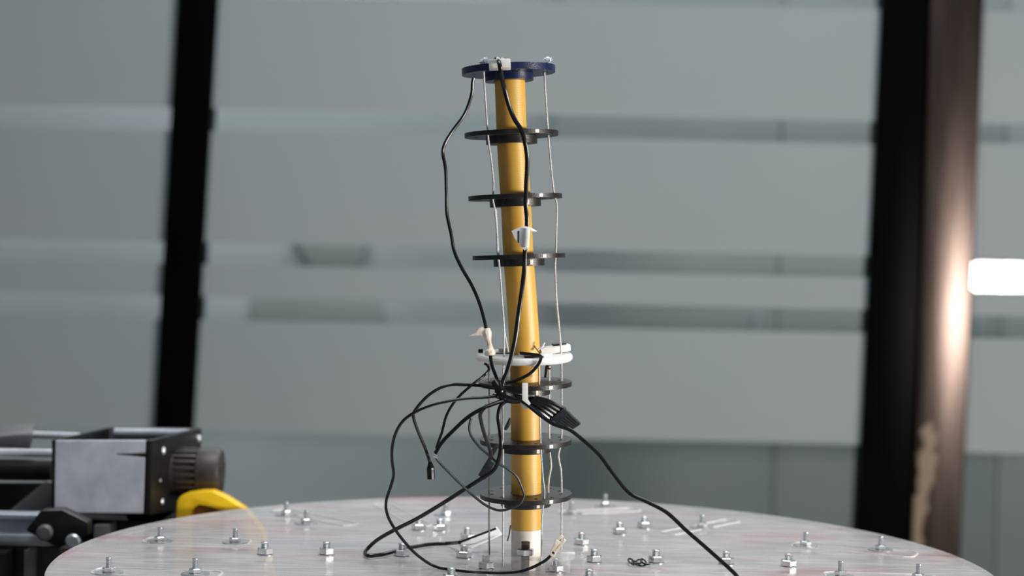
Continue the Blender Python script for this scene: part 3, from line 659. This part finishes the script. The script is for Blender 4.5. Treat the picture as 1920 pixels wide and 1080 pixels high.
MB().hexa(Q([(-40, 822, 1.60), (58, 812, 1.60), (56, 842, 1.60), (-40, 838, 1.60), (-40, 806, 1.66), (66, 793, 1.66), (62, 822, 1.66), (-40, 826, 1.66)]), 0.001).build('end_bracket', 'mgrey', st)
MB().prism(Q([(12, 962, 1.57), (84, 903, 1.57), (97, 905, 1.57), (97, 962, 1.57)]), YA * 0.012, bev=0.0008).build('gusset', 'mgrey', st)
MB().hexa(Q([(-40, 905, 1.62), (200, 905, 1.62), (200, 990, 1.62), (-40, 990, 1.62), (-40, 905, 1.66), (200, 905, 1.66), (200, 990, 1.66), (-40, 990, 1.66)]), 0.001).build('web_plate', 'mblack', st)
MB().hexa(Q([(112, 962, 1.555), (235, 966, 1.555), (240, 976, 1.555), (118, 972, 1.555), (112, 960, 1.66), (235, 963, 1.66), (240, 972, 1.66), (118, 968, 1.66)]), 0.0008).build('slide_rail', 'mgrey', st)
def block(name, x0p, x1p, ytop, Ya, Yb, material):
    a = W(x0p, ytop, Ya); b_ = W(x1p, ytop, Ya)
    return bx(name, a.x, b_.x, Ya, Yb, BZ, a.z, material, st, 0.001)
block('pedestal', 60, 300, 975, 1.575, 1.70, 'mblack')
block('pedestal', 176, 204, 985, 1.545, 1.574, 'mgrey')

rl = thing('aluminium_rail', Vector((W(40, 1000, 1.5).x, 1.5, BZ)), 'silver grooved aluminium rail with a black corner clamp at the lower left', 'rail')
def railpt(px, py, dy): return W(px, py, 1.49 + dy)
prof = [(0.0, 0.0), (0, -0.004), (0.004, -0.006), (0.004, -0.016), (0, -0.018), (0, -0.0245), (0.025, -0.0245), (0.025, 0.0)]
a = railpt(-60, 964, 0); b_ = railpt(112, 967, 0)
MB().prism([a + Vector((0, dy, dz)) for dy, dz in prof], b_ - a, bev=0.0006).build('extrusion', 'extr', rl, smooth=20)
MB().prism(Q([(76, 957, 1.470), (116, 956, 1.470), (164, 979, 1.470), (166, 1004, 1.470), (108, 1028, 1.470), (47, 995, 1.470)]), YA * 0.018, bev=0.0022).build('clamp', 'mblack', rl)
s1 = MB().lathe(W(85, 998, 1.470), (XA, ZA, -YA), [(0.0072, 0), (0.0072, 0.003), (0.005, 0.0048), (0.002, 0.005)], 20).build('screw', 'mgrey', rl)
MB().lathe(W(138, 1014, 1.472), (XA, ZA, -YA), [(0.0066, 0), (0.0066, 0.003), (0.005, 0.0048)], 20).build('screw', 'extr', rl)
a = W(-60, 1024, 1.50); b_ = W(135, 1024, 1.50)
bx('foot', a.x, b_.x, 1.50, 1.54, BZ, a.z, 'knob', rl, 0.001)
a = W(-60, 1030, 1.485); b_ = W(20, 1030, 1.485)
bx('foot', a.x, b_.x, 1.470, 1.499, BZ, a.z, 'mblack', rl, 0.001)
a = W(48, 1030, 1.485); b_ = W(62, 1030, 1.485)
bx('strut', a.x, b_.x, 1.480, 1.499, BZ, a.z, 'mgrey', rl, 0.001)

# yellow arched handle
YY = 1.578
zb = (HC - BZ)
def yb_(px): return (px, 480 + (HC - BZ) / YY * FPX)
outer = [(318, 1208), (331, 940), (338, 931), (352, 925), (378, 921), (398, 921), (424, 933), (462, 957), (492, 995), (560, 1200)]
inner = [(500, 1200), (462, 1008), (440, 975), (418, 960), (395, 951), (374, 947), (362, 952), (358, 962), (356, 1208)]
poly = [W(px, py, YY) for px, py in outer + inner]
for p_ in poly:
    if p_.z < -0.12: p_.z = BZ
yh = thing('yellow_handle', Vector(((poly[0].x + poly[9].x) / 2, YY + 0.009, BZ)), 'bright yellow plastic arched handle behind the left edge of the plate', 'handle')
MB().prism(poly, YA * 0.018, bev=0.0025).build('arch', 'yellow', yh)
shade_poly = [W(px, py, YY + 0.012) for px, py in ((350, 1208), (353, 948), (372, 940), (398, 943), (424, 953), (446, 968), (468, 1005), (505, 1200))]  # added panel, its dark colour stands for shade inside the arch
for p_ in shade_poly:
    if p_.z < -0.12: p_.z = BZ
tag(MB().prism(shade_poly, YA * 0.004).build('shade_panel', 'amber', yh), 'added dark amber panel for the shade inside the arch')
